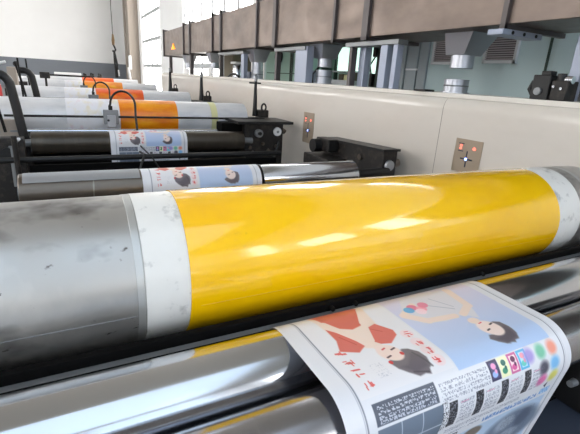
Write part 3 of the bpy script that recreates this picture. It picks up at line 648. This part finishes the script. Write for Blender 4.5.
# ------------------------------------------------------------------ overhead duct with hoods
XD = 2.65; DZ0, DZ1 = H+.432, H+1.04
du = thing('exhaust_duct', 'long rectangular galvanised exhaust duct running over the cream housing', 'duct', (3.0, 6., DZ0))
ys = [-.4, 2.05, 3.57, 4.13, 5.62, 6.25, 7.93, 8.42, 10.1, 10.65, 12.9]
for a, b in zip(ys, ys[1:]):
    bx(XD, XD+.62, a+.004, b-.004, DZ0, DZ1, bev=.004).build('duct_section', M['duct'], du, smooth=False)
for i, y in enumerate(ys[1:]):
    w = .020 if i % 2 == 0 else .045
    f = MB(); f.box(XD-.03, XD, y-w, y+w, DZ0-.03, DZ1+.06); f.box(XD-.03, XD+.65, y-w, y+w, DZ0-.03, DZ0); f.box(XD-.03, XD+.65, y-w, y+w, DZ1, DZ1+.05)
    f.build('flange', M['flange'], du, smooth=False)
def hood(y, w, zt, rp_, sh=0.):
    zb = H+zt
    h = MB().frustum((XD+.32, y, zb), (.20, .19), (XD+.32, y+sh, DZ0), (.30, w*.78)).build('hood', M['hood'], du, smooth=False)
    MB().cyl((XD+.32, y, zb), (XD+.32, y, zb-rp_), .092, 32).build('throat', M['hood'], h)
hood(2.64, .36, .27, .10, sh=-.05)
hood(4.80, .42, .27, .10)
hood(6.95, .44, .24, .12)
hood(9.3, .40, .24, .12)
hood(11.4, .50, .24, .12)
# bracket under the duct near the right
br = thing('support_bracket', 'pale steel bracket with bolt holes under the duct, right of the nearest hood', 'bracket', (2.8, 2.0, DZ0-.05))
bx(2.60, 3.02, 2.02, 2.14, DZ0-.068, DZ0-.0305, bev=.005).build('channel', M['frame_steel'], br, smooth=False)
for x in (2.70, 2.82, 2.95): MB().cyl((x, 2.016, DZ0-.050), (x, 2.024, DZ0-.050), .012, 12).build('bolt', M['black'], br)
# duct stubs on the housing
def stub(y, h, lab):
    t = thing('duct_stub', lab, 'duct stub', (XD+.32, y, ztop+.006), 'round stubs under the hoods')
    MB().lathe([(ztop+.006, .118), (ztop+.016, .118), (ztop+.016, .10), (ztop+h, .10), (ztop+h, .092)], 'z', (XD+.32, y, 0), 40).build('pipe', M['hood'], t)
    MB().lathe([(ztop+h*.5, .101), (ztop+h*.5+.006, .103), (ztop+h*.5+.012, .101)], 'z', (XD+.32, y, 0), 40, cap=False).build('bead', M['grey_plate'], t)
stub(2.66, .115, 'short round steel stub on the housing under the nearest hood')
stub(4.80, .17, 'round steel stub on the housing under the second hood, mint panels around')
stub(6.95, .15, 'round steel stub on the housing under the third hood from the right')
# support columns and portal beams
def col(y, m, w, lab, d=.07, x=2.72):
    tag(bx(x, x+d, y-w/2, y+w/2, ztop+.006, DZ0-.03 if x+d < 3.2 else DZ0, bev=.003).build('support_column', M[m], smooth=False), lab, 'column', 'columns between housing and duct')
col(3.90, 'flange', .05, 'dark slim column beside a pale one, under the middle duct flange')
col(3.80, 'frame_steel', .10, 'pale blue column right beside the dark slim one', x=2.80)
col(3.36, 'frame_steel', .10, 'pale steel column at the right end of the open bright doorway')
col(3.20, 'frame_steel', .06, 'slim pale steel column just left of the grey cabin panels')
col(4.98, 'frame_steel', .30, 'wide pale blue column left of the second hood', d=.10)
col(5.72, 'flange', .06, 'dark column left of the round fan')
col(7.02, 'frame_steel', .13, 'pale blue column left of the third hood')
col(8.22, 'flange', .08, 'grey column right of the small fourth hood')
col(10.4, 'flange', .14, 'grey column left of the fourth hood, by the bright window')
col(12.6, 'flange', .10, 'thin dark column at the far end of the duct')
for a, b, lab in ((3.15, 3.98, 'pale steel beam under the duct above the bright doorway'), (4.86, 5.75, 'pale steel beam under the duct above the round fan'), (6.95, 8.27, 'pale steel beam under the duct above the olive cabinet')):
    tag(bx(2.70, 2.82, a, b, DZ0-.075, DZ0-.031, bev=.004).build('portal_beam', M['grey_plate'], smooth=False), lab, 'beam', 'portal beams under the duct')

# black valve block on the ledge at right
vb = thing('valve_block', 'black valve block with chrome knobs standing on the housing top at right', 'valve block', (2.62, 1.6, ztop+.006))
bx(2.56, 2.70, 1.60, 1.71, ztop+.006, H+.115, bev=.006).build('block', M['black'], vb, smooth=False)
bx(2.57, 2.68, 1.50, 1.595, ztop+.006, H+.085, bev=.006).build('side_block', M['greasy'], vb, smooth=False)
bx(2.60, 2.66, 1.63, 1.69, H+.115, H+.14, bev=.004).build('cap', M['black'], vb, smooth=False)
MB().cyl((2.6, 1.56, H+.085), (2.6, 1.56, H+.125), .025, 16).build('knob', M['black'], vb)
MB().cyl((2.60, 1.49, H+.09), (2.60, 1.53, H+.09), .022, 16).build('chrome_knob', M['chrome'], vb)
MB().cyl((2.56, 1.66, H+.02), (2.545, 1.66, H+.02), .022, 16).build('dial', M['grey_plate'], vb)
MB().cyl((2.57, 1.53, H+.04), (2.56, 1.53, H+.04), .008, 10).build('screw', M['chrome'], vb)
MB().cyl((2.57, 1.575, H+.05), (2.56, 1.575, H+.05), .008, 10).build('screw', M['chrome'], vb)
MB().tube([(2.62, 1.73, H-.01), (2.62, 1.76, H+.03), (2.62, 1.74, H+.08)], .012, 8).build('pipe', M['black'], vb)

# ------------------------------------------------------------------ mint cabin behind the housing
XC = 4.0
cab = MB(); ct = H+1.35
cab.box(XC, XC+.1, -1.2, 4.90, 0, ct); cab.box(XC, XC+.1, 5.33, 5.47, 0, ct); cab.box(XC, XC+.1, 4.90, 5.33, H+.78, ct); cab.box(XC, XC+.1, 5.47, 5.97, H+.78, ct)
cab.box(XC, XC+.1, 5.97, 9.2, H+.58, ct); cab.box(XC, XC+.1, 4.90, 9.2, 0, H-.3); cab.box(XC, XR, -1.2, 9.2, ct, ct+.08); cab.box(XC+.1, XR, 9.1, 9.2, 0, ct)
struct(cab.build('wall_cabin', M['cabin'], smooth=False))
pnl = MB()
for a, b in ((4.06, 4.20), (4.23, 4.42), (4.45, 4.76)): pnl.box(XC-.03, XC, a, b, 0, H+.95, bev=.004)
struct(pnl.build('trim_3', M['cabin_grey'], smooth=False))
struct(bx(XC-.035, XC-.0, 4.2, 4.42, H+.20, H+.22).build('trim_4', M['trimw'], smooth=False))
struct(bx(XC+.6, XC+.7, 4.6, 9.1, 0, H+1.35).build('wall_cabin_inner', M['mint'], smooth=False))
def louver(y0, y1, z0, z1, lab):
    t = thing('louver_vent', lab, 'vent', (XC, (y0+y1)/2, H+z0), 'louvred vents on the cabin')
    f = MB(); w = .03
    f.box(XC-.03, XC, y0, y0+w, H+z0, H+z1); f.box(XC-.03, XC, y1-w, y1, H+z0, H+z1); f.box(XC-.03, XC, y0, y1, H+z0, H+z0+w); f.box(XC-.03, XC, y0, y1, H+z1-w, H+z1)
    f.build('vent_frame', M['trimw'], t, smooth=False)
    bx(XC-.006, XC, y0+w, y1-w, H+z0+w, H+z1-w).build('recess', M['louver_gap'], t, smooth=False)
    s_ = MB(); n = 13
    for i in range(n):
        z = H+z0+w+(z1-z0-2*w)*(i+.5)/n
        s_.box(XC-.026, XC-.008, y0+w, y1-w, z-.005, z+.006, rot=None)
    s_.build('slats', M['louver'], t, smooth=False)
louver(2.88, 3.27, .28, .62, 'louvred vent in the cabin wall right of the nearest hood')
louver(3.60, 4.0, .27, .60, 'louvred vent in the cabin wall partly behind the nearest hood')
# door at the right
struct(bx(XC-.012, XC, 2.56, 2.58, 0, H+.9).build('trim_5', M['green_dark'], smooth=False))
d = bpy.data.objects.new('door_1', None); COL.objects.link(d); d.location = (XC, 2.2, 0); struct(d)
bx(XC-.02, XC, 2.05, 2.50, 0, H+.56).build('door_leaf', M['cabin'], d, smooth=False)
bx(XC-.05, XC, 1.985, 2.05, 0, H+1.1).build('door_frame', M['cabin'], d, smooth=False)
bx(XC-.02, XC, 2.05, 2.5, H+.56, H+1.1).build('transom', M['cabin'], d, smooth=False)
# dark post and black panel at the far right edge
tag(bx(3.0, 3.05, 1.69, 1.76, ztop+.006, DZ0, bev=.004).build('steel_post', M['frame_steel'], smooth=False), 'pale blue steel post at the right edge behind the housing', 'post')
tag(bx(3.2, 3.5, 1.2, 1.80, 0, H+.16, bev=.01).build('black_cabinet', M['black'], smooth=False), 'black cabinet corner at the right edge, beyond the steel post', 'cabinet')

# lit room behind the doorway
rm = thing('lit_partition', 'brightly lit mint partition with shelves seen between the columns', 'partition', (XC+.5, 5.3, 0))
bx(XC+.50, XC+.56, 4.9, 7.0, 0, H+.75).build('back_panel', M['mint'], rm, smooth=False)
bx(XC+.485, XC+.5, 6.15, 6.80, H+.20, H+.66).build('lit_pane', M['roomlight'], rm, smooth=False)
bx(XC+.485, XC+.5, 5.62, 5.96, H+.10, H+.66).build('lit_pane', M['roomlight'], rm, smooth=False)
bx(XC+.30, XC+.5, 6.0, 6.75, H+.17, H+.19).build('shelf', M['trimw'], rm, smooth=False)
for y in (6.06, 6.80): bx(XC+.45, XC+.5, y, y+.05, 0, H+.66).build('upright', M['green_dark'], rm, smooth=False)
for k, (y, m_, h_) in enumerate(((6.08, 'brown', .13), (6.24, 'yellow_tape', .09), (6.40, 'brown', .10))):
    tag(bx(XC+.34, XC+.46, y, y+.12, H+.04, H+.04+h_, bev=.006).build('parts_box', M[m_], smooth=False), ('brown box on the bench in the lit room, nearest of three', 'low yellowish box between two brown ones in the lit room', 'brown box on the bench in the lit room, farthest of three')[k], 'box')
tag(bx(XC+.2, XC+.44, 5.98, 6.75, 0, H+.04).build('work_bench', M['trimw'], smooth=False), 'pale bench top low in the lit room between the columns', 'bench')
ap = thing('black_apparatus', 'dark upright apparatus in the lit room, between the two pale columns', 'apparatus', (XC+.3, 4.95, 0))
bx(XC+.28, XC+.36, 5.36, 5.43, 0, H+.62).build('mast', M['green_dark'], ap, smooth=False)
bx(XC+.24, XC+.36, 5.46, 5.64, 0, H+.16, bev=.01).build('lower_box', M['greasy'], ap, smooth=False)
bx(XC+.26, XC+.36, 5.43, 5.52, H+.40, H+.60, bev=.01).build('upper_box', M['greasy'], ap, smooth=False)
MB().tube([(XC+.3,5.55,H+.14),(XC+.28,5.58,H+.28),(XC+.3,5.48,H+.42)], .012, 8).build('cable', M['black'], ap)
# mint panels and the round fan beyond
mpn = thing('mint_cabinet', 'mint green cabinets standing behind the second hood', 'cabinet', (XC+.2, 7., 0))
bx(XC+.05, XC+.3, 7.05, 9.0, 0, H+.56, bev=.01).build('body', M['mint'], mpn, smooth=False)
for y in (7.5, 7.72, 7.79): bx(XC+.03, XC+.05, y, y+.03, 0, H+.56).build('door_gap', M['green_dark'], mpn, smooth=False)
bx(XC+.03, XC+.05, 7.1, 8.9, H+.10, H+.115).build('rail', M['green_dark'], mpn, smooth=False)
fan = thing('round_fan', 'dark round fan on the mint cabinet, under the duct', 'fan', (XC, 8.2, H+.30))
MB().lathe([(XC+.03, .02), (XC-.02, .10), (XC-.02, .125), (XC+.04, .13)], 'x', (0, 8.3, H+.43), 28).build('fan_housing', M['black'], fan)
MB().lathe([(XC-.04, .01), (XC-.04, .04), (XC-.015, .045)], 'x', (0, 8.3, H+.43), 18).build('hub', M['grey_plate'], fan)
bx(XC-.01, XC+.04, 8.26, 8.36, H+.22, H+.32).build('mount', M['black'], fan, smooth=False)
tag(bx(3.55, 3.8, 6.35, 6.5, 0, H+.16, bev=.01).build('pale_blue_tank', M['frame_steel'], smooth=False), 'pale blue box behind the second round stub', 'box')
tag(MB().tube([(3.1,5.0,DZ0),(3.1,4.98,H+.34),(3.1,5.12,H+.20),(3.1,5.3,H+.09),(3.1,5.3,ztop)], [.015,.03,.015,.012,.012], 10).build('spray_nozzle', M['black']), 'dark slanted nozzle right of the second hood', 'nozzle')
tag(bx(3.45, 3.9, 9.5, 10.1, 0, H+.47, bev=.01).build('olive_cabinet', M['brown'], smooth=False), 'tall olive brown cabinet between two grey columns under the duct', 'cabinet')
kb = thing('pressure_tank', 'small chrome tank with white lid in front of the olive cabinet', 'tank', (3.25, 8.9, ztop))
MB().lathe([(ztop+.006, .10), (ztop+.22, .10), (ztop+.25, .08)], 'z', (3.02, 8.02, 0), 28).build('tank', M['chrome'], kb)
bx(2.92, 3.12, 7.9, 8.17, ztop+.25, ztop+.29, bev=.01).build('lid', M['white'], kb, smooth=False)
tag(MB().tube([(2.9,8.2,ztop+.02),(2.9,8.05,ztop+.06),(2.9,7.85,ztop+.07),(2.9,7.65,ztop+.02)], .02, 8).build('hose', M['rubber_hose']), 'black hose curving on the housing top in front of the small chrome tank', 'hose')
tag(bx(2.95, 3.1, 7.25, 7.6, ztop+.006, ztop+.12, bev=.01).build('pump_block', M['bluegrey'], smooth=False), 'blue-grey pump block on the housing top left of the third hood', 'pump')
tag(bx(2.85, 2.88, 9.15, 9.4, ztop+.006, ztop+.17, bev=.003).build('notice_board', M['white'], smooth=False), 'small white board under the fourth hood', 'board')
tag(bx(2.85, 2.88, 11.1, 11.5, ztop+.006, ztop+.14, bev=.003).build('notice_board', M['white'], smooth=False), 'small white board under the farthest hood', 'board')
bc = thing('orange_glow', 'orange triangular patch added as a glow of light on the far end of the duct face', 'light_patch', (XD-.02, 11.7, H+.53))
MB().prism([(11.55,H+.56),(11.95,H+.56),(11.85,H+.62),(11.75,H+.70),(11.66,H+.62)], 'x', XD-.02, XD-.001).build('glow_patch', M['orange_patch'], bc, smooth=False)  # emissive patch added for the orange light glow on the duct

# ------------------------------------------------------------------ hoist cable, far clutter
hc = thing('hoist_cable', 'thin hoist cable with black hook and sling hanging before the white end wall', 'hoist', (1.25, 12., H-.3))
MB().cyl((1.225, 12., ZC), (1.225, 12., H+.62), .012, 8).build('rope', M['rope'], hc)
MB().tube([(1.225,12,H+.80),(1.225,12,H+.66),(1.225,12,H+.55)], [.02,.04,.03], 10).build('hook_block', M['brass'], hc)
MB().tube([(1.225,12,H+.56),(1.25,12,H+.50),(1.27,12,H+.44),(1.24,12,H+.39),(1.19,12,H+.42)], .022, 10).build('hook', M['black'], hc)
for dx in (-.01, .045): MB().tube([(1.23,12,H+.43),(1.24+dx,12,H+.1),(1.25+dx*.5,12,H-.22)], .024, 10).build('sling', M['black'], hc)
MB().cyl((1.30,11.97,H-.03), (1.31,11.97,H-.18), .016, 8).build('sling_tag', M['white'], hc)
tag(bx(-.20, .62, 16.8, 17.1, H-.398, H-.23, bev=.01).build('white_cover', M['white'], smooth=False), 'bright white flat cover far back, below the grey wall band', 'cover')
for k, (x, w, h, lb) in enumerate(((.72,.10,.10,'small dark machine part far back right of the white cover'), (.95,.16,.14,'dark lumpy machine part in the middle far back'), (1.2,.14,.12,'dark machine part far back beneath the hanging sling'))):
    t = thing('machine_part', lb, 'machine part', (x, 16.9, H-.40))
    bx(x-w/2, x+w/2, 16.8, 17.0, H-.398, H-.28, bev=.02).build('body', M['greasy'], t, smooth=False)
    MB().cyl((x-w*.2, 16.9, H-.28), (x-w*.1, 16.9, H-.28+h*.6), .03, 12).build('knob', M['black'], t)
    MB().cyl((x+w*.3, 16.9, H-.3), (x+w*.3, 16.9, H-.30+h*.6), .04, 12).build('cap', M['greasy'], t)
tag(MB().cyl((2.05, 14.6, 0), (1.88, 14.6, H+.06), .035, 12).build('white_pole', M['white']), 'short slanting white pole at the foot of the taupe pilaster', 'pole')
tag(bx(4.22, 4.40, 32.3, 32.6, H+.0, H+.9, bev=.01).build('wall_box', M['trimw'], smooth=False), 'narrow beige box on the face of the taupe pilaster', 'box')
sm = thing('delivery_stand', 'long low grey machine stand at the far end of the press', 'machine stand', (.5, 17., 0))
bx(-1.5, 2.3, 16.5, 18.5, 0, H-.45, bev=.02).build('stand_body', M['pale_metal'], sm, smooth=False)
bx(-1.0, 2.2, 16.6, 18.0, H-.45, H-.40, bev=.01).build('stand_top', M['grey_plate'], sm, smooth=False)

# ------------------------------------------------------------------ light / view
w = bpy.data.worlds.new('world'); scn.world = w; w.use_nodes = True
w.node_tree.nodes['Background'].inputs[0].default_value = (.75,.85,1,1); w.node_tree.nodes['Background'].inputs[1].default_value = 1.
scn.view_settings.view_transform = 'Standard'; scn.view_settings.look = 'None'; scn.view_settings.gamma = 1.
scn.view_settings.use_curve_mapping = False
scn.view_settings.exposure = .08
